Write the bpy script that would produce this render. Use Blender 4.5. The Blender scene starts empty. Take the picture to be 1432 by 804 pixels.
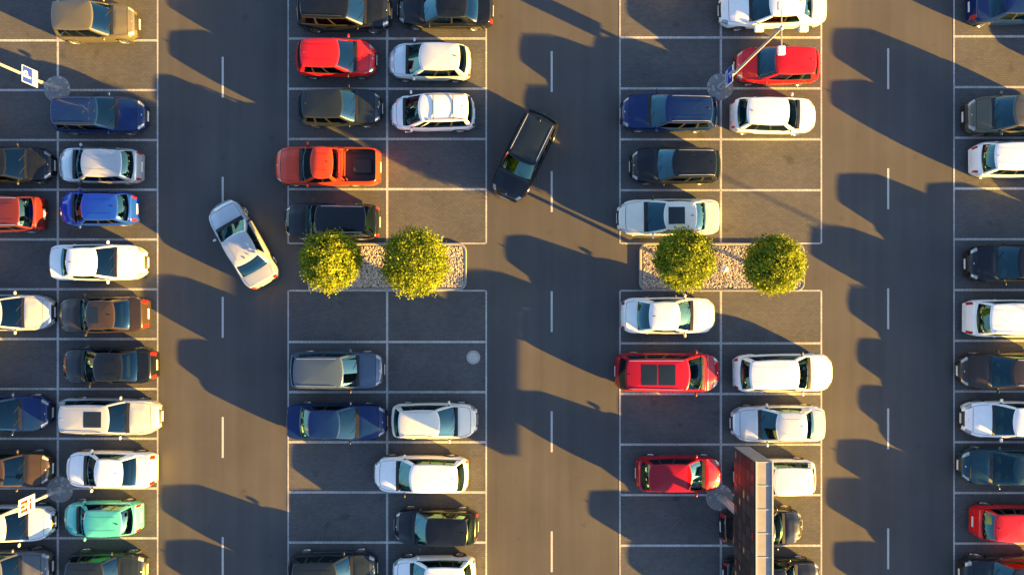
import bpy, bmesh, math, random
import numpy as np
from mathutils import Vector, noise
R = random.Random(7)
PX=28.0; CX=716.0; CY=402.0; CAMH=34.0
def wx(px,h=0.0): return (px-CX)/PX*(CAMH-h)/CAMH
def wy(py,h=0.0): return (CY-py)/PX*(CAMH-h)/CAMH
SUN_EL=math.radians(10.5); SUN_AZ=math.radians(25.5)
scene=bpy.context.scene
col=scene.collection

# ------------------------------------------------------------ materials
def newmat(name):
    m=bpy.data.materials.new(name); m.use_nodes=True
    nt=m.node_tree; b=nt.nodes["Principled BSDF"]
    return m,nt,b
def N(nt,t,**kw):
    n=nt.nodes.new(t)
    for k,v in kw.items(): setattr(n,k,v)
    return n
def simple(name,colr,rough=0.5,metal=0.0,noise_amt=0.12,scale=3.0,coat=0.0):
    m,nt,b=newmat(name)
    tc=N(nt,'ShaderNodeTexCoord'); no=N(nt,'ShaderNodeTexNoise'); no.inputs['Scale'].default_value=scale; no.inputs['Detail'].default_value=4
    nt.links.new(tc.outputs['Object'],no.inputs['Vector'])
    mx=N(nt,'ShaderNodeMix',data_type='RGBA')
    c=colr
    mx.inputs[6].default_value=(c[0]*(1-noise_amt),c[1]*(1-noise_amt),c[2]*(1-noise_amt),1)
    mx.inputs[7].default_value=(min(1,c[0]*(1+noise_amt)),min(1,c[1]*(1+noise_amt)),min(1,c[2]*(1+noise_amt)),1)
    nt.links.new(no.outputs['Fac'],mx.inputs[0]); nt.links.new(mx.outputs[2],b.inputs['Base Color'])
    b.inputs['Roughness'].default_value=rough; b.inputs['Metallic'].default_value=metal
    b.inputs['Coat Weight'].default_value=coat; b.inputs['Coat Roughness'].default_value=0.06
    return m
def ramp(nt,fac,stops):
    r=N(nt,'ShaderNodeValToRGB'); e=r.color_ramp.elements
    while len(e)<len(stops): e.new(0.5)
    for i,(p,c) in enumerate(stops):
        e[i].position=p; e[i].color=(c[0],c[1],c[2],1)
    nt.links.new(fac,r.inputs[0]); return r.outputs[0]
def mul(nt,a,b_,fac=1.0,mode='MULTIPLY'):
    mx=N(nt,'ShaderNodeMix',data_type='RGBA',blend_type=mode); mx.inputs[0].default_value=fac
    nt.links.new(a,mx.inputs[6]); nt.links.new(b_,mx.inputs[7]); return mx.outputs[2]
def noi(nt,vec,scale,detail=5,rough=0.55):
    n=N(nt,'ShaderNodeTexNoise'); n.inputs['Scale'].default_value=scale; n.inputs['Detail'].default_value=detail; n.inputs['Roughness'].default_value=rough
    nt.links.new(vec,n.inputs['Vector']); return n.outputs['Fac']

def asphalt_mat():
    m,nt,b=newmat('asphalt'); tc=N(nt,'ShaderNodeTexCoord'); v=tc.outputs['Object']
    fine=ramp(nt,noi(nt,v,28,6,0.75),[(0.25,(0.054,0.054,0.056)),(0.75,(0.094,0.093,0.096))])
    big=ramp(nt,noi(nt,v,0.22,5,0.6),[(0.3,(0.86,0.86,0.86)),(0.7,(1.12,1.11,1.10))])
    mp=N(nt,'ShaderNodeMapping'); mp.inputs['Scale'].default_value=(1.6,0.06,1); nt.links.new(v,mp.inputs[0])
    tr=ramp(nt,noi(nt,mp.outputs[0],1.0,4,0.6),[(0.35,(0.90,0.90,0.90)),(0.65,(1.06,1.06,1.06))])
    st=ramp(nt,noi(nt,v,1.3,3,0.5),[(0.24,(0.78,0.78,0.78)),(0.33,(1,1,1))])
    c=mul(nt,mul(nt,mul(nt,fine,big),tr),st)
    nt.links.new(c,b.inputs['Base Color']); b.inputs['Roughness'].default_value=0.9; b.inputs['Specular IOR Level'].default_value=0.2
    bp=N(nt,'ShaderNodeBump'); bp.inputs['Strength'].default_value=0.3; bp.inputs['Distance'].default_value=0.01
    nt.links.new(noi(nt,v,45,3,0.7),bp.inputs['Height']); nt.links.new(bp.outputs[0],b.inputs['Normal'])
    return m
def paver_mat(name,c1,c2,mortar,swap=False):
    m,nt,b=newmat(name); tc=N(nt,'ShaderNodeTexCoord'); v=tc.outputs['Object']
    br=N(nt,'ShaderNodeTexBrick'); nt.links.new(v,br.inputs['Vector'])
    br.inputs['Scale'].default_value=1.0; br.inputs['Brick Width'].default_value=0.22; br.inputs['Row Height'].default_value=0.11
    br.inputs['Mortar Size'].default_value=0.008; br.inputs['Mortar Smooth'].default_value=0.2
    br.inputs['Color1'].default_value=(*c1,1); br.inputs['Color2'].default_value=(*c2,1); br.inputs['Mortar'].default_value=(*mortar,1)
    big=ramp(nt,noi(nt,v,0.5,5,0.6),[(0.3,(0.84,0.84,0.85)),(0.7,(1.12,1.11,1.10))])
    fine=ramp(nt,noi(nt,v,14,4,0.7),[(0.3,(0.85,0.85,0.85)),(0.7,(1.12,1.12,1.12))])
    st=ramp(nt,noi(nt,v,0.9,3,0.45),[(0.27,(0.70,0.70,0.72)),(0.36,(1,1,1))])
    c=mul(nt,mul(nt,mul(nt,br.outputs['Color'],big),fine),st)
    nt.links.new(c,b.inputs['Base Color']); b.inputs['Roughness'].default_value=0.85; b.inputs['Specular IOR Level'].default_value=0.2
    bp=N(nt,'ShaderNodeBump'); bp.inputs['Strength'].default_value=0.12; bp.inputs['Distance'].default_value=0.01; bp.invert=True
    nt.links.new(br.outputs['Fac'],bp.inputs['Height']); nt.links.new(bp.outputs[0],b.inputs['Normal'])
    return m
def line_mat():
    m,nt,b=newmat('light_paver_line'); tc=N(nt,'ShaderNodeTexCoord'); v=tc.outputs['Object']
    a=ramp(nt,noi(nt,v,9,5,0.7),[(0.25,(0.30,0.30,0.30)),(0.5,(0.48,0.48,0.48)),(0.8,(0.60,0.60,0.60))])
    big=ramp(nt,noi(nt,v,0.7,3),[(0.3,(0.70,0.70,0.70)),(0.7,(1.1,1.1,1.1))])
    ch=N(nt,'ShaderNodeTexBrick'); nt.links.new(v,ch.inputs['Vector']); ch.offset=0.0
    ch.inputs['Scale'].default_value=1; ch.inputs['Brick Width'].default_value=0.2; ch.inputs['Row Height'].default_value=0.2; ch.inputs['Mortar Size'].default_value=0.008
    ch.inputs['Color1'].default_value=(1,1,1,1); ch.inputs['Color2'].default_value=(.85,.85,.85,1); ch.inputs['Mortar'].default_value=(.5,.5,.5,1)
    nt.links.new(mul(nt,mul(nt,a,big),ch.outputs['Color']),b.inputs['Base Color']); b.inputs['Roughness'].default_value=0.8
    return m
def paintline_mat():
    m,nt,b=newmat('road_marking_paint'); tc=N(nt,'ShaderNodeTexCoord'); v=tc.outputs['Object']
    a=ramp(nt,noi(nt,v,22,5,0.75),[(0.30,(0.12,0.12,0.12)),(0.46,(0.40,0.40,0.40)),(0.7,(0.55,0.55,0.55))])
    nt.links.new(a,b.inputs['Base Color']); b.inputs['Roughness'].default_value=0.7; return m
M={}
M['asphalt']=asphalt_mat()
M['paver']=paver_mat('bay_pavers',(0.080,0.082,0.086),(0.098,0.099,0.102),(0.056,0.057,0.059))
M['line']=line_mat(); M['mark']=paintline_mat()
M['concrete']=simple('concrete',(0.38,0.37,0.36),0.85,0,0.25,6)
M['cobble']=simple('cobblestone',(0.22,0.22,0.22),0.85,0,0.35,9)
M['iron']=simple('cast_iron',(0.42,0.41,0.40),0.6,0.1,0.25,12)
M['steel']=simple('galvanised_steel',(0.45,0.45,0.45),0.45,0.4,0.15,5)
M['whiteplastic']=simple('white_plastic',(0.75,0.75,0.74),0.4,0,0.05)
M['lens']=simple('lamp_lens',(0.6,0.62,0.62),0.2,0,0.05)
M['soil']=simple('soil',(0.16,0.13,0.10),0.95,0,0.3,6)
M['bark']=simple('bark',(0.14,0.10,0.07),0.9,0,0.35,14)
M['signblue']=simple('sign_blue',(0.002,0.022,0.35),0.6,0,0.05)
M['signwhite']=simple('sign_white',(0.40,0.44,0.60),0.6,0,0.03)
M['signorange']=simple('sign_orange',(0.16,0.014,0.004),0.6,0,0.06)
M['signred']=simple('sign_red',(0.40,0.03,0.02),0.4,0,0.06)
M['signyellow']=simple('sign_yellow',(0.60,0.35,0.04),0.4,0,0.06)
M['darkpanel']=simple('dark_panel',(0.022,0.018,0.020),0.45,0,0.3,4)
M['darkpanel2']=simple('dark_panel_tile',(0.042,0.032,0.032),0.45,0,0.3,4)
M['greypanel']=simple('grey_sheet_metal',(0.24,0.235,0.23),0.55,0.2,0.2,3)
M['trim']=simple('black_trim',(0.015,0.015,0.016),0.5)
M['tyre']=simple('tyre_rubber',(0.025,0.025,0.025),0.85)
M['rim']=simple('alloy_rim',(0.45,0.45,0.46),0.3,0.8)
M['interior']=simple('car_interior',(0.020,0.021,0.023),0.8)
M['seat']=simple('seat_fabric',(0.04,0.04,0.042),0.85,0,0.2,8)
M['seat2']=simple('seat_leather',(0.12,0.09,0.07),0.6,0,0.2,8)
M['headlight']=simple('headlight',(0.30,0.32,0.34),0.12,0.4,0.35,20,coat=1)
M['taillight']=simple('taillight',(0.40,0.012,0.010),0.2,0,0.1,20,coat=1)
M['plate']=simple('licence_plate',(0.7,0.7,0.66),0.4)
M['chrome']=simple('roof_rail_alloy',(0.6,0.6,0.6),0.3,0.9)
M['seam']=simple('panel_gap',(0.012,0.012,0.012),0.9)
def glass_mat():
    m=bpy.data.materials.new('car_glass'); m.use_nodes=True; nt=m.node_tree
    for n in list(nt.nodes): nt.nodes.remove(n)
    out=N(nt,'ShaderNodeOutputMaterial'); tr=N(nt,'ShaderNodeBsdfTransparent'); tr.inputs[0].default_value=(0.13,0.23,0.27,1)
    gl=N(nt,'ShaderNodeBsdfGlossy'); gl.inputs['Color'].default_value=(0.36,0.78,0.95,1); gl.inputs['Roughness'].default_value=0.02
    lw=N(nt,'ShaderNodeLayerWeight'); lw.inputs['Blend'].default_value=0.18
    mr=N(nt,'ShaderNodeMapRange'); mr.inputs['To Min'].default_value=0.08; mr.inputs['To Max'].default_value=0.62
    nt.links.new(lw.outputs['Facing'],mr.inputs['Value'])
    mx=N(nt,'ShaderNodeMixShader'); nt.links.new(mr.outputs[0],mx.inputs[0]); nt.links.new(tr.outputs[0],mx.inputs[1]); nt.links.new(gl.outputs[0],mx.inputs[2]); nt.links.new(mx.outputs[0],out.inputs[0])
    return m
M['glass']=glass_mat()
M['sunroof']=simple('sunroof_glass',(0.008,0.013,0.018),0.06,0,0.1,2,coat=.6)
PAINT={'white':(0.82,0.82,0.83,0),'cream':(0.74,0.69,0.60,0.0),'silver':(0.46,0.50,0.54,.4),'palesilver':(0.60,0.65,0.69,.25),
'grey':(0.12,0.13,0.145,.4),'bluegrey':(0.07,0.11,0.17,.4),'olive':(0.13,0.12,0.085,.4),'brown':(0.045,0.032,0.025,.3),'black':(0.004,0.006,0.011,0.0),
'navy':(0.003,0.018,0.10,.1),'darkgrey':(0.014,0.022,0.032,.3),'blue':(0.006,0.045,0.40,.1),'teal':(0.07,0.44,0.42,.1),'red':(0.55,0.008,0.012,.0),
'darkred':(0.34,0.004,0.016,.1),'orange':(0.55,0.040,0.008,.1),'maroon':(0.12,0.02,0.018,.3),'dteal':(0.010,0.05,0.070,.3)}
def paint_mat(k):
    if 'p_'+k in M: return M['p_'+k]
    c=PAINT[k]; m,nt,b=newmat('car_paint_'+k); tc=N(nt,'ShaderNodeTexCoord'); v=tc.outputs['Object']
    dust=ramp(nt,noi(nt,v,3.0,5,0.6),[(0.35,c[:3]),(0.8,tuple(x*0.92+0.003 for x in c[:3]))])
    nt.links.new(dust,b.inputs['Base Color']); b.inputs['Metallic'].default_value=c[3]
    rr=N(nt,'ShaderNodeMapRange'); rr.inputs['To Min'].default_value=0.12; rr.inputs['To Max'].default_value=0.28
    nt.links.new(noi(nt,v,5,4),rr.inputs['Value']); nt.links.new(rr.outputs[0],b.inputs['Roughness'])
    b.inputs['Coat Weight'].default_value=0.7; b.inputs['Coat Roughness'].default_value=0.03; b.inputs['Specular IOR Level'].default_value=0.2
    M['p_'+k]=m; return m

# ------------------------------------------------------------ mesh helper
class MB:
    def __init__(s): s.v=[]; s.f=[]; s.m=[]; s.slots=[]
    def slot(s,mat):
        if mat not in s.slots: s.slots.append(mat)
        return s.slots.index(mat)
    def grid(s,rows,matf,closed=False):
        base=len(s.v); n=len(rows[0])
        for r in rows: s.v.extend(r)
        for i in range(len(rows)-1):
            for j in range(n if closed else n-1):
                a=base+i*n+j; b=base+i*n+(j+1)%n
                s.f.append((a,b,b+n,a+n)); s.m.append(s.slot(matf(i,j)))
    def ngon(s,pts,mat):
        base=len(s.v); s.v.extend(pts); s.f.append(tuple(range(base,base+len(pts)))); s.m.append(s.slot(mat))
    def box(s,c,d,mat,rz=0.0,bev=0.0):
        x,y,z=d[0]/2,d[1]/2,d[2]/2; b=min(bev,x*.9,y*.9,z*.9) if bev else 0
        ca,sa=math.cos(rz),math.sin(rz)
        def T(p): return (c[0]+p[0]*ca-p[1]*sa, c[1]+p[0]*sa+p[1]*ca, c[2]+p[2])
        if b:
            rings=[]
            for zz,ins in ((-z,b),(-z+b,0),(z-b,0),(z,b)):
                X,Y=x-ins,y-ins
                rings.append([T(p) for p in ((X-b,-Y,zz),(X,-Y+b,zz),(X,Y-b,zz),(X-b,Y,zz),(-X+b,Y,zz),(-X,Y-b,zz),(-X,-Y+b,zz),(-X+b,-Y,zz))])
            s.grid(rings,lambda i,j:mat,True); s.ngon(rings[0][::-1],mat); s.ngon(rings[-1],mat)
        else:
            P=[T(p) for p in ((-x,-y,-z),(x,-y,-z),(x,y,-z),(-x,y,-z),(-x,-y,z),(x,-y,z),(x,y,z),(-x,y,z))]
            base=len(s.v); s.v.extend(P)
            for q in ((0,3,2,1),(4,5,6,7),(0,1,5,4),(1,2,6,5),(2,3,7,6),(3,0,4,7)):
                s.f.append(tuple(base+i for i in q)); s.m.append(s.slot(mat))
    def blob(s,c,d,mat,e=0.6,nu=10,nv=6):
        def sp(a,e): return math.copysign(abs(a)**e,a)
        rows=[]
        for i in range(nv+1):
            ph=-math.pi/2+math.pi*i/nv
            rows.append([(c[0]+d[0]/2*sp(math.cos(ph),e)*sp(math.cos(2*math.pi*j/nu),e), c[1]+d[1]/2*sp(math.cos(ph),e)*sp(math.sin(2*math.pi*j/nu),e), c[2]+d[2]/2*sp(math.sin(ph),e)) for j in range(nu)])
        s.grid(rows,lambda i,j:mat,True)
    def tube(s,pts,rad,mat,n=12,cap=True):
        rows=[]
        for i,p in enumerate(pts):
            p=Vector(p); a=Vector(pts[max(0,i-1)]); b=Vector(pts[min(len(pts)-1,i+1)]); d=(b-a).normalized()
            u=d.orthogonal().normalized() if abs(d.z)<0.99 else Vector((1,0,0)); w=d.cross(u)
            r=rad[i] if isinstance(rad,(list,tuple)) else rad
            rows.append([tuple(p+u*r*math.cos(2*math.pi*j/n)+w*r*math.sin(2*math.pi*j/n)) for j in range(n)])
        s.grid(rows,lambda i,j:mat,True)
        if cap: s.ngon(rows[0][::-1],mat); s.ngon(rows[-1],mat)
    def obj(s,name,parent=None,loc=(0,0,0),rz=0.0,smooth=True,angle=38,recalc=True,coll=None):
        me=bpy.data.meshes.new(name); me.from_pydata(s.v,[],s.f)
        for m in s.slots: me.materials.append(m)
        me.polygons.foreach_set('material_index',s.m)
        if recalc:
            bm=bmesh.new(); bm.from_mesh(me); bmesh.ops.recalc_face_normals(bm,faces=bm.faces); bm.to_mesh(me); bm.free()
        if smooth:
            me.polygons.foreach_set('use_smooth',[True]*len(me.polygons)); me.set_sharp_from_angle(angle=math.radians(angle))
        me.update()
        o=bpy.data.objects.new(name,me); col.objects.link(o); o.location=loc; o.rotation_euler=(0,0,rz)
        if parent: o.parent=parent
        return o
def empty(name,loc):
    o=bpy.data.objects.new(name,None); col.objects.link(o); o.location=loc; return o

# ------------------------------------------------------------ car
KIND={
 'sedan': dict(H=1.45,xfb=.238,xft=.070,xrt=-.235,xrb=-.370,belt=.93,hood=.93,deck=.98,R=.32),
 'hatch': dict(H=1.50,xfb=.265,xft=.085,xrt=-.385,xrb=-.465,belt=.96,hood=.96,deck=.93,R=.31),
 'wagon': dict(H=1.50,xfb=.235,xft=.080,xrt=-.400,xrb=-.470,belt=.95,hood=.94,deck=.93,R=.33),
 'suv':   dict(H=1.70,xfb=.250,xft=.105,xrt=-.400,xrb=-.468,belt=1.06,hood=1.05,deck=1.02,R=.37),
 'mpv':   dict(H=1.82,xfb=.325,xft=.140,xrt=-.440,xrb=-.485,belt=1.06,hood=1.02,deck=1.0,R=.33),
 'pickup':dict(H=1.78,xfb=.230,xft=.100,xrt=-.105,xrb=-.135,belt=1.10,hood=1.10,deck=1.12,R=.39)}
def sm(a,b,x):
    t=min(1,max(0,(x-a)/(b-a))); return t*t*(3-2*t)
def build_car(name,kind,L,W,paint,x,y,ang,rails=None,sunroof=None,seat='seat',rnd=None):
    rnd=rnd or R
    K=dict(KIND[kind])
    for k in ('xfb','xft'): K[k]+=rnd.uniform(-.010,.014)
    K['H']+=rnd.uniform(-.03,.04)
    P=paint_mat(paint); T=M['trim']; mb=MB()
    hw=W/2; Rw=K['R']; Ra=Rw+.055
    xwf=L/2-.19*L; xwr=-L/2+.185*L
    if kind=='pickup': xwf=L/2-.17*L; xwr=-L/2+.22*L
    belt=K['belt']
    nose=.74 if kind!='suv' and kind!='pickup' else .86
    nr=rnd.uniform(-.02,.03); nose+=nr
    noser=rnd.uniform(.38,.50); rearr=rnd.uniform(.22,.32)
    if kind in('suv','pickup'): noser=.34; rearr=.18
    cp=[(-.5,.55),(-.494,.74),(-.482,K['deck']-.06),(-.465,K['deck'])]
    cp+= [(K['xrb'],K['deck']+.01)] if K['xrb']>-.46 else []
    cp+= [(K['xfb']-.02,belt+.02),(K['xfb']+.02,K['hood']+.015),(.36,(K['hood']*.62+nose*.38)),(.43,nose+.035),(.465,nose-.03),(.486,nose-.13),(.5,nose-.27)]
    us=[c[0] for c in cp]; zs_=[c[1] for c in cp]
    def zt(u): return float(np.interp(u,us,zs_))
    def w(xx):
        s=max(0,(xx-(L/2-.95))/.95); r=max(0,((-L/2+.75)-xx)/.75)
        return hw*(1-noser*s**2.9-rearr*r**3.0)*(1-.03*sm(.1,.3,xx/L)-.02*sm(0,.3,-xx/L))
    ks=[.93,.84,.76,.66,.52,.42,.22,0]
    bedr=(-.475,-.155)
    crease=rnd.uniform(.020,.040)
    def surf(xx,k):
        u=xx/L; z=zt(u)-.085*abs(k)**3
        if u>K['xfb']-.01 and u<.47: z+=crease*(1-sm(.42,.62,abs(k)))*sm(K['xfb'],K['xfb']+.05,u)*(1-sm(.42,.47,u))
        if kind=='pickup' and bedr[0]<u<bedr[1] and abs(k)<.86: z=.66+(.02 if int((abs(k)*W/2)/.09)%2 else 0)
        if K['xrb']+.035<u<K['xfb']-.03 and abs(k)<.80: z=belt-.22
        return z
    xs=set(np.linspace(-L/2,L/2,58)); 
    for c in us: xs.add(c*L)
    for c in (K['xrb']+.034,K['xrb']+.036,K['xfb']-.031,K['xfb']-.029,K['xfb']+.006,.435): xs.add(c*L)
    if kind=='pickup':
        for c in bedr: xs.add(c*L-.004); xs.add(c*L+.004)
    for e in(.0,.02,.05): xs.add(L/2-.02-e); xs.add(-L/2+.015+e)
    xs=sorted(xs)
    if kind=='pickup': ks=[.93,.862,.858,.66,.52,.42,.22,0]
    rows=[]; 
    for xx in xs:
        ww=w(xx); z0=.2
        for xw in (xwf,xwr):
            d=xx-xw
            if abs(d)<Ra: z0=max(z0,Rw+math.sqrt(Ra*Ra-d*d))
        zk=zt(xx/L)-.085
        side=[(.93,.20),(.985,.36),(1.0,.56),(1.0,.70),(.99,zk-.12),(.972,zk-.035)]
        half=[]
        for j,(kk,zz) in enumerate(side):
            zz=min(zz,zk-.03-.012*(5-j)); zz=max(zz,z0+.008*j); zz=min(zz,zk-.002*(6-j)) if zz>zk else zz
            half.append((ww*kk,zz))
        for k in ks: half.append((ww*k,surf(xx,k)))
        def bow(yy):
            q=abs(yy)/hw
            if xx>L/2-.5: return -.10*q*q*sm(L/2-.5,L/2,xx)
            if xx<-L/2+.4: return .06*q*q*sm(L/2-.4,L/2,-xx)
            return 0
        rows.append([(xx+bow(yy),yy,zz) for yy,zz in half]+[(xx+bow(yy),-yy,zz) for yy,zz in half[-2::-1]])
    nh=len(side)+len(ks); n=2*nh-1
    def bm_(i,j):
        u=(xs[i]+xs[i+1])/2/L; jj=j if j<nh-1 else n-2-j
        if K['xrb']+.035<u<K['xfb']-.03 and jj>=8: return M['interior']
        if kind=='pickup' and bedr[0]<u<bedr[1] and jj>=7: return T
        if K['xfb']-.03<=u<K['xfb']+.005 and jj>=7: return T
        if .425<u<.482 and 4<=jj<=7: return M['headlight']
        if u>.486 and jj>=9: return T
        if u>.488 and jj<2: return T
        if u<-.478 and kind=='sedan' and 4<=jj<=7: return M['taillight']
        if u<-.474 and kind!='sedan' and 3<=jj<=6: return M['taillight']
        if jj==0: return T if kind in('suv','pickup') else P
        return P
    mb.grid(rows,bm_)
    mb.ngon(rows[0][::-1],P); mb.ngon(rows[-1],T)
    mb.box((0,0,.33),(L*.93,W*.62,.22),T)
    for xw in(xwf,xwr): mb.box((xw,0,.42),(Ra*2.1,W*.66,.5),T)
    # greenhouse
    zr=K['H']-.06; zb=belt-.07
    wb=hw*.93; wr=hw*(.765 if kind in('sedan','hatch','wagon') else .81)
    fT=[-1,-.95,-.9,-.7,-.45,-.2,0,.2,.45,.7,.9,.95,1]
    if kind=='sedan': sT=[.07,.25,.47,.51,.68,.80,.92]; gl=[(.07,.47),(.51,.80)]
    elif kind=='pickup': sT=[.08,.25,.52,.58,.75,.9]; gl=[(.08,.52),(.58,.9)]
    elif kind=='mpv': sT=[.05,.16,.19,.38,.42,.66,.70,.84,.95]; gl=[(.05,.16),(.19,.38),(.42,.66),(.70,.95)]
    else: sT=[.06,.2,.40,.44,.58,.70,.74,.84,.92]; gl=[(.06,.40),(.44,.70),(.74,.92)]
    vs=[0,.1,.3,.5,.7,.88,.95,1.0]
    bf0=rnd.uniform(.16,.24)
    def ring(v,f=1.0,zz=None):
        xf=L*(K['xfb']+(K['xft']-K['xfb'])*v**.92); xr=L*(K['xrb']+(K['xrt']-K['xrb'])*v**1.25)
        h=wb+(wr-wb)*v**1.25; z=zb+(zr-zb)*(v**.93)
        bf=bf0-.06*v; br=.12-.03*v
        pts=[]
        tap=.94; tapf=.975
        for t in fT: pts.append((xf-bf*abs(t)**2.2-(.035*sm(.86,1,abs(t))), h*tapf*t if abs(t)<.99 else h*tapf*t*.985))
        xa,xb=xf-bf-.035,xr+br+.04
        def sy(s): return h*(tapf+(1-tapf)*sm(0,.35,s)-(1-tap)*sm(.45,1,s))
        for s in sT: pts.append((xa+(xb-xa)*s,sy(s)))
        for t in fT[::-1]: pts.append((xr+br*abs(t)**2.2+(.035*sm(.86,1,abs(t))),h*tap*t if abs(t)<.99 else h*tap*t*.98))
        for s in sT[::-1]: pts.append((xa+(xb-xa)*s,-sy(s)))
        xc=(xf+xr)/2
        return [(xc+(px-xc)*f,py*f,z if zz is None else zz) for px,py in pts]
    rows=[ring(v) for v in vs]
    crown=.075
    fr=[.98,.94,.85,.7,.5,.3,.12]
    for f in fr: rows.append(ring(1.0,f,zr+crown*(1-f**2.4)+ (0.008 if f<.99 else 0)))
    nF=len(fT); nS=len(sT)
    sfull=[0]+sT+[1]
    def gm(i,j):
        if i>=len(vs)-1: return P
        v=(vs[i]+vs[i+1])/2
        if j<nF-1:
            tm=(fT[j]+fT[j+1])/2
            return M['glass'] if abs(tm)<.92 and v<.95 else P
        j2=j-(nF-1)
        if j2<nS+1:
            s=(sfull[j2]+sfull[j2+1])/2
        else:
            j3=j2-(nS+1)
            if j3<nF-1:
                tm=(fT[j3]+fT[j3+1])/2
                lo=.0 if kind=='sedan' else .1
                return M['glass'] if abs(tm)<.91 and lo<=v<.93 else P
            j4=j3-(nF-1)
            sf=sfull[::-1]; s=(sf[min(j4,nS)]+sf[min(j4+1,nS+1)])/2
        if v<.1: return T
        if v>.93: return P
        if v>.87: return T
        for a,b in gl:
            if a<s<b: return M['glass']
        return T if .3<s<.8 else P
    mb.grid(rows,gm,True); mb.ngon(rows[-1],P)
    xrf=L*K['xft']; xrr=L*K['xrt']; xc=(xrf+xrr)/2; hx=(xrf-xrr)/2
    def roofz(xx,yy):
        f=max(abs(xx-xc)/hx,abs(yy)/wr); return zr+crown*(1-f**2.4)+.008
    def patch(x0,x1,y0,y1,mat,off=.006,fn=roofz,nx=6,ny=6):
        rws=[]
        for i in range(nx+1):
            a=x0+(x1-x0)*i/nx
            rws.append([(a,y0+(y1-y0)*j/ny,fn(a,y0+(y1-y0)*j/ny)+off) for j in range(ny+1)])
        mb.grid(rws,lambda i,j:mat)
    if sunroof=='small': patch(xrf-.22*hx-.05,xrf-.95*hx,-wr*.55,wr*.55,M['sunroof'])
    elif sunroof=='pano': patch(xrf-.16*hx-.05,xrr+.75*hx,-wr*.60,wr*.60,M['sunroof'],nx=10)
    elif sunroof=='black': patch(xrf-.16,xrr+.14,-wr*.80,wr*.80,M['sunroof'],.012,nx=12,ny=8)
    if sunroof=='twin':
        patch(xrf-.45*hx,xrf-.97*hx,-wr*.62,wr*.62,M['sunroof']); patch(xrf-1.02*hx,xrf-1.5*hx,-wr*.62,wr*.62,M['sunroof'])
    if rails:
        rm=M['chrome'] if rails=='c' else T
        for sgn in(-1,1):
            ptsr=[]
            for i in range(9):
                a=i/8; xx=xrf-.30-(xrf-.30-xrr-.16)*a; yy=sgn*wr*(.885-.03*a)
                ptsr.append((xx,yy,zr+crown*.2+(.055 if 0<i<8 else .0)))
            mb.tube(ptsr,.018,rm,6)
        if rails=='x' or rnd.random()<.2:
            for a in(.3,.7):
                xx=xrf+(xrr-xrf)*a; mb.tube([(xx,-wr*.86,zr+.09),(xx,wr*.86,zr+.09)],.018,T,6)
    if rnd.random()<.7:
        mb.blob((xrr+.2,0,roofz(xrr+.2,0)+.02),(.16,.035,.08),T if rnd.random()<.5 else P,1,8,4)
    # pressed roof ribs
    if sunroof is None and rnd.random()<.5:
        for yy in(-.5,.5):
            patch(xrf-.25,xrr+.25,yy*wr-.012,yy*wr+.012,M['seam'] if False else P,.010,nx=10,ny=1)
    def strip(fnk,u0,u1,wd=.014,n=12):
        rws=[]
        for i in range(n+1):
            xx=L*(u0+(u1-u0)*i/n); k=fnk(i/n); ww=w(xx)
            rws.append([(xx,k*ww-wd/2,surf(xx,k)+.004),(xx,k*ww+wd/2,surf(xx,k)+.004)])
        mb.grid(rws,lambda i,j:M['seam'])
    def cross(u,k0,wd=.014,n=12):
        xx=L*u; ww=w(xx); rws=[]
        for i in range(n+1):
            k=-k0+2*k0*i/n; xo=-.05*abs(k/k0)**3 if u>0 else .04*abs(k/k0)**3
            rws.append([(xx+xo-wd/2,k*ww,surf(xx+xo,k)+.004),(xx+xo+wd/2,k*ww,surf(xx+xo,k)+.004)])
        mb.grid(rws,lambda i,j:M['seam'])
    for sg in(-1,1): strip(lambda a,sg=sg:sg*(.86-.06*a),K['xfb']+.02,.425,.016)
    cross(.425,.78,.020)
    if kind=='sedan':
        for sg in(-1,1): strip(lambda a,sg=sg:sg*.80,-.468,K['xrb']-.005,.016,8)
        cross(-.468,.80,.018)
    mb.blob((L*.462,0,surf(L*.462,0)),(.05,.1,.03),M['chrome'],1,8,4)
    for yy,dy in((-.1,-.5),(.45,-.42)):
        x0=L*K['xfb']-.02; a=Vector((x0-.01,yy*hw*1.2,zb+.09)); 
        b_=Vector((x0-.22,(yy*1.2+dy)*hw,zb+.26)); mb.tube([a,b_],.009,T,4)
    for sg in(-1,1):
        xm=L*K['xfb']-.40
        mb.blob((xm,sg*(hw+.075),belt+.04),(.12,.19,.14),P if rnd.random()<.9 else T,.8,10,6)
        mb.box((xm-.01,sg*(hw-.04),belt-.0),(.06,.12,.04),T)
    for sg in(-1,1):
        for u in(-.05,-.24): mb.blob((L*u,sg*(hw*.975),belt-.19),(.18,.04,.03),P,.7,8,4)
    mb.box((-L/2-.004,0,.50),(.02,.5,.11),M['plate']); mb.box((L/2+.004,0,.40),(.02,.5,.11),M['plate'])
    S=M[seat]; zf=belt-.22
    xs1=L*(K['xft'])-.34
    for sy_ in(-.37,.37):
        mb.blob((xs1-.12,sy_,zf+.18),(.20,.46,.60),S,.6); mb.blob((xs1+.16,sy_,zf+.0),(.50,.48,.16),S,.6)
        mb.blob((xs1-.17,sy_,zf+.47),(.10,.26,.16),S,.6)
    if kind!='pickup':
        xr_=max(xs1-.95,L*K['xrb']+.46)
        mb.blob((xr_-.15,0,zf+.16),(.2,W*.66,.50),S,.5); mb.blob((xr_+.12,0,zf),(.45,W*.66,.14),S,.5)
    mb.blob((L*K['xfb']-.36,0,zf+.10),(.42,W*.76,.26),M['interior'],.5)
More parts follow.
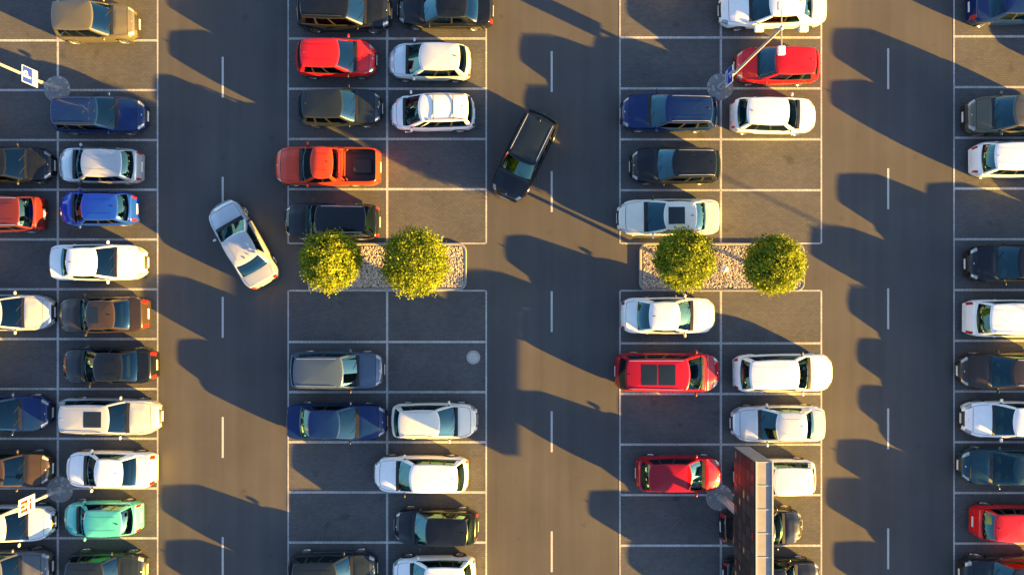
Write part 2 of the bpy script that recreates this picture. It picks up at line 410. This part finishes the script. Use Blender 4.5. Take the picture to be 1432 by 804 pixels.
    mb.tube([(L*K['xfb']-.68,.37+.18*math.cos(a),zf+.22+.17*math.sin(a)) for a in np.linspace(0,2*math.pi,13)],.015,T,5,False)
    if kind=='pickup':
        xb=L*(K['xrb'])-.12
        mb.tube([(xb-.1,-hw*.78,1.1),(xb,-hw*.70,1.5),(xb,-hw*.5,1.62),(xb,hw*.5,1.62),(xb,hw*.70,1.5),(xb-.1,hw*.78,1.1)],.04,P,8)
        mb.tube([(xb-.28,-hw*.78,1.1),(xb-.2,-hw*.6,1.38),(xb-.2,hw*.6,1.38),(xb-.28,hw*.78,1.1)],.03,P,8)
        mb.box((L*-.34,0,.76),(.9,.7,.14),M['interior'],0,.03)
    for xw in(xwf,xwr):
        for sg in(-1,1):
            yo=sg*(hw*.975-.015); yi=sg*(hw-.24)
            prof=[(yi,Rw*.6),(yi,Rw*.95),(yi+sg*.02,Rw),(yo-sg*.03,Rw),(yo,Rw*.94),(yo,Rw*.66)]
            nn=20
            rws=[[(xw+r*math.cos(2*math.pi*j/nn),yy,Rw+r*math.sin(2*math.pi*j/nn)) for j in range(nn)] for yy,r in prof]
            mb.grid(rws,lambda i,j:M['tyre'],True)
            rws=[[(xw+r*math.cos(2*math.pi*j/nn),yy,Rw+r*math.sin(2*math.pi*j/nn)) for j in range(nn)] for yy,r in((yo,Rw*.66),(yo-sg*.03,Rw*.6),(yo-sg*.02,Rw*.2),(yo-sg*.01,Rw*.02))]
            mb.grid(rws,lambda i,j:M['trim'] if i==1 and j%4>=2 else M['rim'],True)
    return mb.obj(name,loc=(x,y,0),rz=ang)

cars=[
('hatch',-48,73,231,'black','R',{}),('suv',-62,60,299,'maroon','L',{'rails':'c'}),('sedan',-52,73,437,'silver','R',{}),
('sedan',-60,70,577,'navy','R',{}),('hatch',-46,70,655,'brown','R',{'seat':'seat2'}),('hatch',-44,74,731,'palesilver','R',{}),('sedan',-54,70,794,'grey','R',{}),
('suv',80,192,33,'olive','R',{'W':1.74}),('wagon',73,204,161,'navy','R',{'rails':'b'}),('hatch',80,197,232,'silver','L',{}),('hatch',82,190,292,'blue','L',{'W':1.68}),
('sedan',72,204,367,'white','R',{}),('sedan',81,206,440,'brown','L',{'sunroof':'small'}),('sedan',86,218,511,'black','L',{}),('wagon',82,224,582,'silver','R',{'rails':'c','sunroof':'small'}),
('sedan',91,216,656,'white','L',{}),('hatch',88,196,724,'teal','L',{'W':1.66}),('wagon',94,203,797,'darkgrey','R',{}),
('suv',415,547,16,'black','R',{'rails':'b'}),('hatch',414,526,82,'red','R',{'W':1.8}),('wagon',417,534,151,'darkgrey','R',{}),
('pickup',384,532,233,'orange','L',{'W':1.88}),('suv',397,531,310,'black','L',{'rails':'c','W':1.76}),('suv',406,537,517,'bluegrey','R',{'rails':'c','W':1.84}),
('sedan',400,541,589,'navy','R',{'seat':'seat2'}),('wagon',403,527,797,'darkgrey','R',{}),
('sedan',555,690,13,'black','L',{'rails':None}),('hatch',543,658,87,'palesilver','L',{}),('mpv',546,664,159,'white','L',{'W':1.68,'rails':'x'}),
('hatch',547,668,588,'cream','R',{'rails':'c'}),('wagon',522,655,663,'white','L',{}),('hatch',550,669,736,'black','L',{}),('hatch',548,665,803,'white','L',{}),
('wagon',868,1004,158,'navy','L',{'rails':'c'}),('wagon',881,1008,232,'black','L',{'rails':'c'}),('sedan',863,1006,304,'cream','L',{'sunroof':'pano'}),
('sedan',869,1001,441,'white','R',{}),('mpv',860,1008,520,'darkred','R',{'sunroof':'twin','rails':'c','W':1.92}),('hatch',889,1010,662,'darkred','R',{}),
('sedan',1006,1155,12,'white','L',{'W':1.82}),('hatch',1028,1145,92,'red','L',{}),('hatch',1023,1142,162,'white','R',{}),('wagon',1027,1166,521,'white','R',{'W':1.86}),
('sedan',1023,1153,592,'palesilver','L',{}),('hatch',1028,1140,667,'white','L',{}),('sedan',1008,1124,736,'black','R',{}),('wagon',1012,1148,806,'black','R',{}),
('sedan',1357,1480,8,'navy','R',{}),('suv',1350,1470,162,'olive','L',{}),('hatch',1361,1476,223,'white','R',{}),('suv',1353,1478,368,'black','L',{}),
('suv',1352,1482,445,'white','R',{'rails':'c'}),('wagon',1342,1472,518,'brown','L',{'rails':'c'}),('sedan',1347,1475,586,'white','L',{}),('sedan',1343,1478,652,'dteal','L',{}),
('hatch',1362,1474,731,'red','R',{}),('suv',1345,1470,804,'darkgrey','L',{}),
]
rc=random.Random(21)
for (xa,ys) in ((1500,(-70,12,85,223,295,368,445,586,652,731,875,950)),(-165,(33,161,232,367,440,511,656,724,797)),
                (1352,(875,945,1085)),(1022,(876,1016,1086)),(880,(945,1016)),(548,(873,1014)),(410,(873,943)),(86,(868,938)),(-50,(868,))
                ,(86,(-40,-110)),(410,(-55,)),(548,(-55,-125)),(1022,(-58,-130)),(880,(-58,)),(1352,(-62,))):
    for yy in ys:
        Lp=rc.uniform(112,134); x0=xa+rc.uniform(-6,8)
        cars.append((rc.choice(['sedan','hatch','wagon','suv','hatch']),x0,x0+Lp,yy+rc.uniform(-3,3),rc.choice(['white','black','silver','navy','grey','red','darkgrey','cream','brown']),rc.choice('LR'),{}))
for kind,x0,x1,cy,pc,d,o in cars:
    h=.62; L=(x1-x0)/PX*(CAMH-.75)/CAMH; W=o.get('W',{'sedan':1.78,'hatch':1.74,'wagon':1.78,'suv':1.84,'mpv':1.80,'pickup':1.88}[kind])
    a=0 if d=='R' else math.pi
    a+=math.radians(rc.uniform(-1.1,1.1))
    nm='pickup_truck' if kind=='pickup' else ('parked_minivan' if kind=='mpv' else 'parked_car')
    build_car(nm,kind,L,W,pc,wx((x0+x1)/2,h),wy(cy,h),a,rails=o.get('rails'),sunroof=o.get('sunroof'),seat=o.get('seat','seat' if rc.random()<.75 else 'seat2'),rnd=rc)
def ang_from(dx,dy): return math.atan2(-dy,dx)
build_car('driving_car','sedan',4.55,1.80,'silver',wx(338,.7),wy(340,.7),ang_from(-53,-91),rnd=rc,sunroof=None)
build_car('driving_car','suv',4.55,1.88,'black',wx(734,.8),wy(217,.8),ang_from(-52,106),rnd=rc,rails='c',sunroof='black')

# ------------------------------------------------------------ ground, bays, lines
def sheet(name,rects,z,mat,loc=(0,0,0)):
    mb=MB()
    for x0,y0,x1,y1 in rects: mb.ngon([(x0,y0,z),(x1,y0,z),(x1,y1,z),(x0,y1,z)],mat)
    return mb.obj(name,smooth=False,recalc=False)
sheet('ground',[(-1500,-1500,1500,1500)],0,M['asphalt'])
cols=[(-528,-390,-250),(-61,81,220.5),(403,541.5,680),(867,1008,1148.5),(1334,1475,1613),(1800,1940,2080)]
top=-420; bot=1240
def ylines(ci):
    off={0:57,1:57,2:54.5,3:53,4:51.5,5:51}[ci]; p={0:69.5,1:69.5,2:70.1,3:71.1,4:70.8,5:70.8}[ci]
    if ci in(2,3):
        up=[off+p*i for i in range(-6,4)]; 
        dn=[478+70*i if ci==2 else 480+70.6*i for i in range(0,11)]
        return up,dn
    return [off+p*i for i in range(-6,17)],[]
bay=[];ln=[];edge=[]
lw=.11
for ci,(a,c,b) in enumerate(cols):
    segs=[(top,bot)] if ci not in(2,3) else [(top,340.5),(406.5,bot)]
    for s0,s1 in segs:
        bay.append((wx(a),wy(s1),wx(b),wy(s0)))
        for xx,wd in((a,.075),(b,.075),(c,.11)): ln.append((wx(xx)-wd/2,wy(s1),wx(xx)+wd/2,wy(s0)))
        for q in(340.5,406.5):
            if q in(s0,s1):
                edge.append((wx(a)+.0375,wy(q)-.0375,wx(c)-.055,wy(q)+.0375)); edge.append((wx(c)+.055,wy(q)-.0375,wx(b)-.0375,wy(q)+.0375))
    u,dn=ylines(ci)
    for yy in u+dn:
        ln.append((wx(a)+.0375,wy(yy)-lw/2,wx(c)-.055,wy(yy)+lw/2)); ln.append((wx(c)+.055,wy(yy)-lw/2,wx(b)-.0375,wy(yy)+lw/2))
sheet('parking_bay_pavement',bay,.004,M['paver'])
sheet('parking_bay_lines',ln+edge,.008,M['line'])
mk=[]
for cx,y0 in((311.5,80),(771.5,72),(1242,68),(-155,80),(1706,68)):
    for i in range(-3,8):
        ya=y0+i*167.6; mk.append((wx(cx)-.05,wy(ya+57),wx(cx)+.05,wy(ya)))
sheet('lane_markings',mk,.0045,M['mark'])

# ------------------------------------------------------------ planting islands
stone_cols=[simple('stone_%d'%i,c,0.85,0,0.2,20) for i,c in enumerate([(0.56,0.48,0.39),(0.46,0.38,0.30),(0.34,0.30,0.27),(0.64,0.58,0.50),(0.48,0.37,0.28)])]
def rrect(x0,y0,x1,y1,r,n=7):
    pts=[]
    for cx,cy,a0 in((x1-r,y1-r,0),(x0+r,y1-r,90),(x0+r,y0+r,180),(x1-r,y0+r,270)):
        for i in range(n+1):
            a=math.radians(a0+90*i/n); pts.append((cx+r*math.cos(a),cy+r*math.sin(a)))
    return pts
def island(x0,y0,x1,y1):
    e=empty('planting_island',(0,0,0))
    mb=MB(); X0,X1,Y0,Y1=wx(x0),wx(x1),wy(y1),wy(y0)
    prof=[(0,0),(0,.10),(.02,.125),(.11,.125),(.13,.11),(.13,.02)]
    rows=[]
    for ins,z in prof: rows.append([(px,py,z) for px,py in rrect(X0+ins,Y0+ins,X1-ins,Y1-ins,.42-ins*.8)])
    mb.grid(rows,lambda i,j:M['cobble'],True); mb.obj('kerb',parent=e)
    mb=MB(); mb.ngon([(px,py,.07) for px,py in rrect(X0+.12,Y0+.12,X1-.12,Y1-.12,.34)],M['soil']); mb.obj('soil',parent=e,smooth=False,recalc=False)
    mb=MB()
    for i in range(8000):
        px=R.uniform(X0+.17,X1-.17); py=R.uniform(Y0+.17,Y1-.17); s=R.choice([.025,.03,.035,.045,.055])
        m=stone_cols[min(4,int(abs(R.gauss(0,1.6))))]
        z=.085+R.uniform(0,.02); a=R.uniform(0,6.28); base=len(mb.v)
        for k in range(5):
            an=a+k*1.2566; rr=s*R.uniform(.75,1.1); mb.v.append((px+rr*math.cos(an),py+rr*math.sin(an),z-.01))
        for k in range(5):
            an=a+k*1.2566+.3; rr=s*R.uniform(.4,.7); mb.v.append((px+rr*math.cos(an),py+rr*math.sin(an),z+s*R.uniform(.35,.7)))
        si=mb.slot(m)
        for k in range(5): mb.f.append((base+k,base+(k+1)%5,base+5+(k+1)%5,base+5+k)); mb.m.append(si)
        mb.f.append(tuple(base+5+k for k in range(5))); mb.m.append(si)
    mb.obj('gravel',parent=e,smooth=False,recalc=False)
island(430,340,652.5,406); island(893.5,340,1124,407.5)

# ------------------------------------------------------------ trees
def leaf_mat():
    m,nt,b=newmat('leaves'); at=N(nt,'ShaderNodeAttribute',attribute_name='tint')
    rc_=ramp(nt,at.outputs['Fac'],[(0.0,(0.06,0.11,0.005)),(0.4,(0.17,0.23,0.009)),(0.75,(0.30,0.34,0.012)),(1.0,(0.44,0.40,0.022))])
    nt.links.new(rc_,b.inputs['Base Color']); b.inputs['Roughness'].default_value=0.5; b.inputs['Specular IOR Level'].default_value=0.3
    tl=N(nt,'ShaderNodeBsdfTranslucent'); nt.links.new(rc_,tl.inputs['Color'])
    mx=N(nt,'ShaderNodeMixShader'); mx.inputs[0].default_value=0.35
    out=[n for n in nt.nodes if n.type=='OUTPUT_MATERIAL'][0]
    nt.links.new(b.outputs[0],mx.inputs[1]); nt.links.new(tl.outputs[0],mx.inputs[2]); nt.links.new(mx.outputs[0],out.inputs[0]); return m
LEAF=leaf_mat()
def tree(ix,iy,rpx,seed):
    r=random.Random(seed); hc=2.75; X=wx(ix,hc); Y=wy(iy,hc); Rad=rpx/PX*(CAMH-hc)/CAMH
    e=empty('globe_maple_tree',(X,Y,0)); mb=MB()
    mb.tube([(0,0,0.0),(.01,0,.6),(.0,.02,1.3),(.02,.0,1.9),(0,0,2.6)],[.13,.095,.085,.075,.04],M['bark'],10)
    for i in range(16):
        th=i*2.4+r.uniform(-.3,.3); ph=r.uniform(.1,1.25); ln_=Rad*r.uniform(.7,.9)
        d=Vector((math.cos(th)*math.cos(ph),math.sin(th)*math.cos(ph),math.sin(ph))); z0=1.6+r.uniform(0,.7)
        a=Vector((0,0,z0)); b=a+d*ln_*.5+Vector((0,0,.08)); c=Vector((0,0,hc-.3))+d*ln_
        mb.tube([a,b,c],[.045,.03,.012],M['bark'],6)
    mb.obj('trunk_and_limbs',parent=e)
    V=[];F=[];tint=[]
    def radf(d): return Rad*(1+.10*noise.noise(d*2.2+Vector((seed,0,0)))+.07*noise.noise(d*5+Vector((0,seed,0))))
    ncl=420
    for c in range(ncl):
        z=1-2*(c+.5)/ncl; a=c*2.39996+r.uniform(-.15,.15); q=math.sqrt(max(0,1-z*z)); d=Vector((q*math.cos(a),q*math.sin(a),z))
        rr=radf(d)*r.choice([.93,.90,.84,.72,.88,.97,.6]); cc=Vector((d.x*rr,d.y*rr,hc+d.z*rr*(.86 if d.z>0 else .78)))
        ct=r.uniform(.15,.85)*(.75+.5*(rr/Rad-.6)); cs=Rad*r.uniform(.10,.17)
        for l in range(50):
            off=Vector((r.gauss(0,1),r.gauss(0,1),r.gauss(0,.8)))*cs*.62
            p=cc+off; s=r.uniform(.028,.055)
            nrm=(d*.5+Vector((r.gauss(0,1),r.gauss(0,1),r.gauss(0,1)+.5))*.7).normalized(); u=nrm.orthogonal().normalized(); a2=r.uniform(0,6.28)
            w_=nrm.cross(u); uu=u*math.cos(a2)+w_*math.sin(a2); ww=nrm.cross(uu); b0=len(V)
            V.extend([tuple(p-uu*s*1.2),tuple(p+ww*s*.8+nrm*s*.15),tuple(p+uu*s*1.3),tuple(p-ww*s*.8+nrm*s*.15)]); F.append((b0,b0+1,b0+2,b0+3))
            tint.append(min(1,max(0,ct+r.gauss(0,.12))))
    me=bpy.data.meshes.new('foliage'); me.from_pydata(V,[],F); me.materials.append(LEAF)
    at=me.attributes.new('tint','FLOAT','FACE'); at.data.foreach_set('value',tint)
    o=bpy.data.objects.new('foliage',me); col.objects.link(o); o.parent=e
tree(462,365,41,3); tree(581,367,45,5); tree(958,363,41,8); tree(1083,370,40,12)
mb=MB(); mb.tube([(0,0,.05),(0,0,.35)],.04,M['steel'],10); mb.blob((0,0,.46),(.34,.34,.34),M['whiteplastic'],1,16,10)
mb.obj('garden_globe_light',loc=(wx(1014,.5),wy(376,.5),0))
mb=MB(); n=32
rws=[[(r*math.cos(2*math.pi*j/n),r*math.sin(2*math.pi*j/n),z) for j in range(n)] for r,z in((.34,.009),(.335,.02),(.29,.02),(.285,.012),(.27,.012),(.265,.022),(.05,.022))]
mb.grid(rws,lambda i,j:M['concrete'] if i<2 else (M['seam'] if i in(3,) else M['iron']),True); mb.ngon(rws[-1],M['iron'])
mb.obj('manhole_cover',loc=(wx(662),wy(499.5),0))
# ------------------------------------------------------------ lamps
def lamp_base(e):
    mb=MB(); n=40
    rws=[[(r*math.cos(2*math.pi*j/n),r*math.sin(2*math.pi*j/n),z) for j in range(n)] for r,z in((.66,.010),(.64,.03),(.02,.03))]
    mb.grid(rws,lambda i,j:M['concrete'],True)
    r0=.19
    for ring_i in range(4):
        nb=9+ring_i*6; r1=r0+.105
        for k in range(nb):
            a0=2*math.pi*(k+.06)/nb; a1=2*math.pi*(k+.94)/nb; zt_=.042+R.uniform(-.003,.005)
            b=[(q*math.cos(a),q*math.sin(a)) for q,a in((r0,a0),(r1,a0),(r1,a1),(r0,a1))]
            mb.grid([[(x,y,.02) for x,y in b],[(x,y,zt_) for x,y in b]],lambda i,j:M['cobble'],True); mb.ngon([(x,y,zt_) for x,y in b],M['cobble'] if R.random()<.8 else M['concrete'])
        r0=r1+.012
    mb.tube([(0,0,.03),(0,0,.16)],.17,M['concrete'],20); mb.obj('base',parent=e,angle=30)
def street_lamp(ix,iy,height=7.7):
    e=empty('street_lamp',(wx(ix),wy(iy),0)); lamp_base(e)
    mb=MB(); mb.tube([(0,0,.1),(0,0,1.2),(0,0,1.25),(0,0,height)],[.095,.09,.07,.05],M['steel'],14); mb.obj('pole',parent=e)
    mb=MB(); mb.tube([(-.72,0,height),(.72,0,height)],.025,M['steel'],8); mb.tube([(0,-.72,height+.05),(0,.72,height+.05)],.025,M['steel'],8); mb.blob((0,0,height+.03),(.2,.2,.2),M['steel'],1); mb.obj('arms',parent=e)
    mb=MB()
    for i in range(4):
        a=i*math.pi/2; c=(math.cos(a)*.86,math.sin(a)*.86,height+.02)
        mb.box(c,(.36,.30,.12),M['whiteplastic'],a,.035); mb.box((c[0],c[1],height-.05),(.28,.22,.03),M['lens'],a)
    mb.obj('lamp_heads',parent=e)
    return e
for p in((80,125),(1007,122),(84,684),(1940,125),(1940,690),(1007,1256)): street_lamp(*p)
def text_obj(s,size,mat,name,parent,loc):
    cu=bpy.data.curves.new(name,'FONT'); cu.body=s; cu.size=size; cu.align_x='CENTER'; cu.align_y='CENTER'; cu.extrude=.003; cu.offset=.012
    o=bpy.data.objects.new(name,cu); col.objects.link(o); cu.materials.append(mat); o.parent=parent; o.location=loc
    o.rotation_euler=(math.pi/2,0,math.pi/2); return o
def psign(ix,iy,z0,style,ry=0.0,face=1):
    e=empty('parking_sign' if style=='P' else 'shop_sign',(wx(ix),wy(iy),0)); e.rotation_euler=(0,0,ry)
    mb=MB(); w_,h_=.78,1.05
    mb.box((.10,0,z0+h_/2),(.03,w_,h_),M['signwhite'],0,.01); mb.box((.07,0,z0+.25),(.05,.12,.05),M['steel']); mb.box((.07,0,z0+h_-.2),(.05,.12,.05),M['steel']); mb.obj('panel',parent=e)
    mb=MB()
    if style=='P':
        mb.box((.119,0,z0+.70),(.006,w_-.06,.62),M['signblue'],0); mb.box((.119,0,z0+.26),(.006,.5,.045),M['signblue']); mb.box((.119,0,z0+.15),(.006,.4,.045),M['signblue'])
        text_obj('P',.66,M['signwhite'],'letter',e,(.126,0,z0+.70))
    else:
        for yy,zz,ww,hh in((-.2,.72,.13,.42),(.0,.80,.13,.26),(.2,.72,.13,.42),(0,.58,.5,.06),(-.1,.30,.3,.14),(.18,.30,.14,.14)):
            mb.box((.119,yy,z0+zz),(.006,ww,hh),M['signorange'])
    mb.obj('graphics',parent=e,smooth=False)
    return e
psign(80,125,1.55,'P'); psign(84,684,1.95,'S'); psign(1007,122,1.2,'P',ry=math.pi)
# ------------------------------------------------------------ billboard pylon
e=empty('billboard_pylon',(wx(1006),wy(695),0)); lamp_base(e)
mb=MB(); 
mb.tube([(0.12,0,.1),(0.12,0,2.3)],.17,M['steel'],16)
mb.obj('post',parent=e)
Y0=-3.05;Y1=3.05;z0=2.2;z1=5.0
mb=MB(); mb.box((.39,0,(z0+z1)/2),(.72,6.1,z1-z0),M['greypanel'],0,.02)
for yy in np.linspace(Y0,Y1,7): mb.box((.39,min(Y1-.02,max(Y0+.02,yy)),z1+.008),(.60,.03,.02),M['steel'])
mb.box((.045,0,z1+.02),(.06,6.14,.06),M['steel']); mb.box((.735,0,z1+.02),(.06,6.14,.06),M['steel'])
mb.obj('cabinet',parent=e,smooth=False)
mb=MB(); mb.box((.02,0,(z0+z1)/2),(.03,6.0,z1-z0-.1),M['darkpanel'],0)
rs=random.Random(4)
for i in range(12):
    for j in range(5):
        mb.box((0.0,-2.75+i*.5,z0+.32+j*.54),(.014,.46,.48),M['darkpanel2'] if rs.random()<.5 else M['darkpanel'])
        if rs.random()<.22: mb.box((-.01,-2.75+i*.5,z0+.32+j*.54),(.008,rs.uniform(.15,.34),.10),M[rs.choice(['signyellow','signred','greypanel'])])
mb.obj('tenant_panels',parent=e,smooth=False)
# ------------------------------------------------------------ light
sd=Vector((math.cos(SUN_EL)*math.cos(SUN_AZ),-math.cos(SUN_EL)*math.sin(SUN_AZ),math.sin(SUN_EL)))
sl=bpy.data.lights.new('sun','SUN'); sl.energy=44.0; sl.angle=math.radians(.5); sl.color=(1.0,.54,.07)
so=bpy.data.objects.new('sun',sl); col.objects.link(so); so.rotation_euler=(-sd).to_track_quat('-Z','Y').to_euler(); so.location=(60,-30,20)
wd=bpy.data.worlds.new('World'); scene.world=wd; wd.use_nodes=True; nt=wd.node_tree
sk=nt.nodes.new('ShaderNodeTexSky'); sk.sky_type='NISHITA'; sk.sun_disc=False; sk.sun_elevation=SUN_EL; sk.sun_rotation=math.atan2(sd.x,sd.y)
mx=nt.nodes.new('ShaderNodeMix'); mx.data_type='RGBA'; mx.blend_type='MULTIPLY'; mx.inputs[0].default_value=1; mx.inputs[7].default_value=(.90,.97,1.12,1)
bg=nt.nodes['Background']; nt.links.new(sk.outputs[0],mx.inputs[6]); nt.links.new(mx.outputs[2],bg.inputs[0]); bg.inputs[1].default_value=.40
scene.view_settings.view_transform='Standard'; scene.view_settings.look='None'; scene.view_settings.exposure=0
# ------------------------------------------------------------ camera
cd=bpy.data.cameras.new('camera'); cd.sensor_width=36; cd.lens=36*CAMH/(1432/PX); cd.clip_end=3000
co=bpy.data.objects.new('camera',cd); col.objects.link(co); co.location=(0,0,CAMH); co.rotation_euler=(0,0,0); scene.camera=co
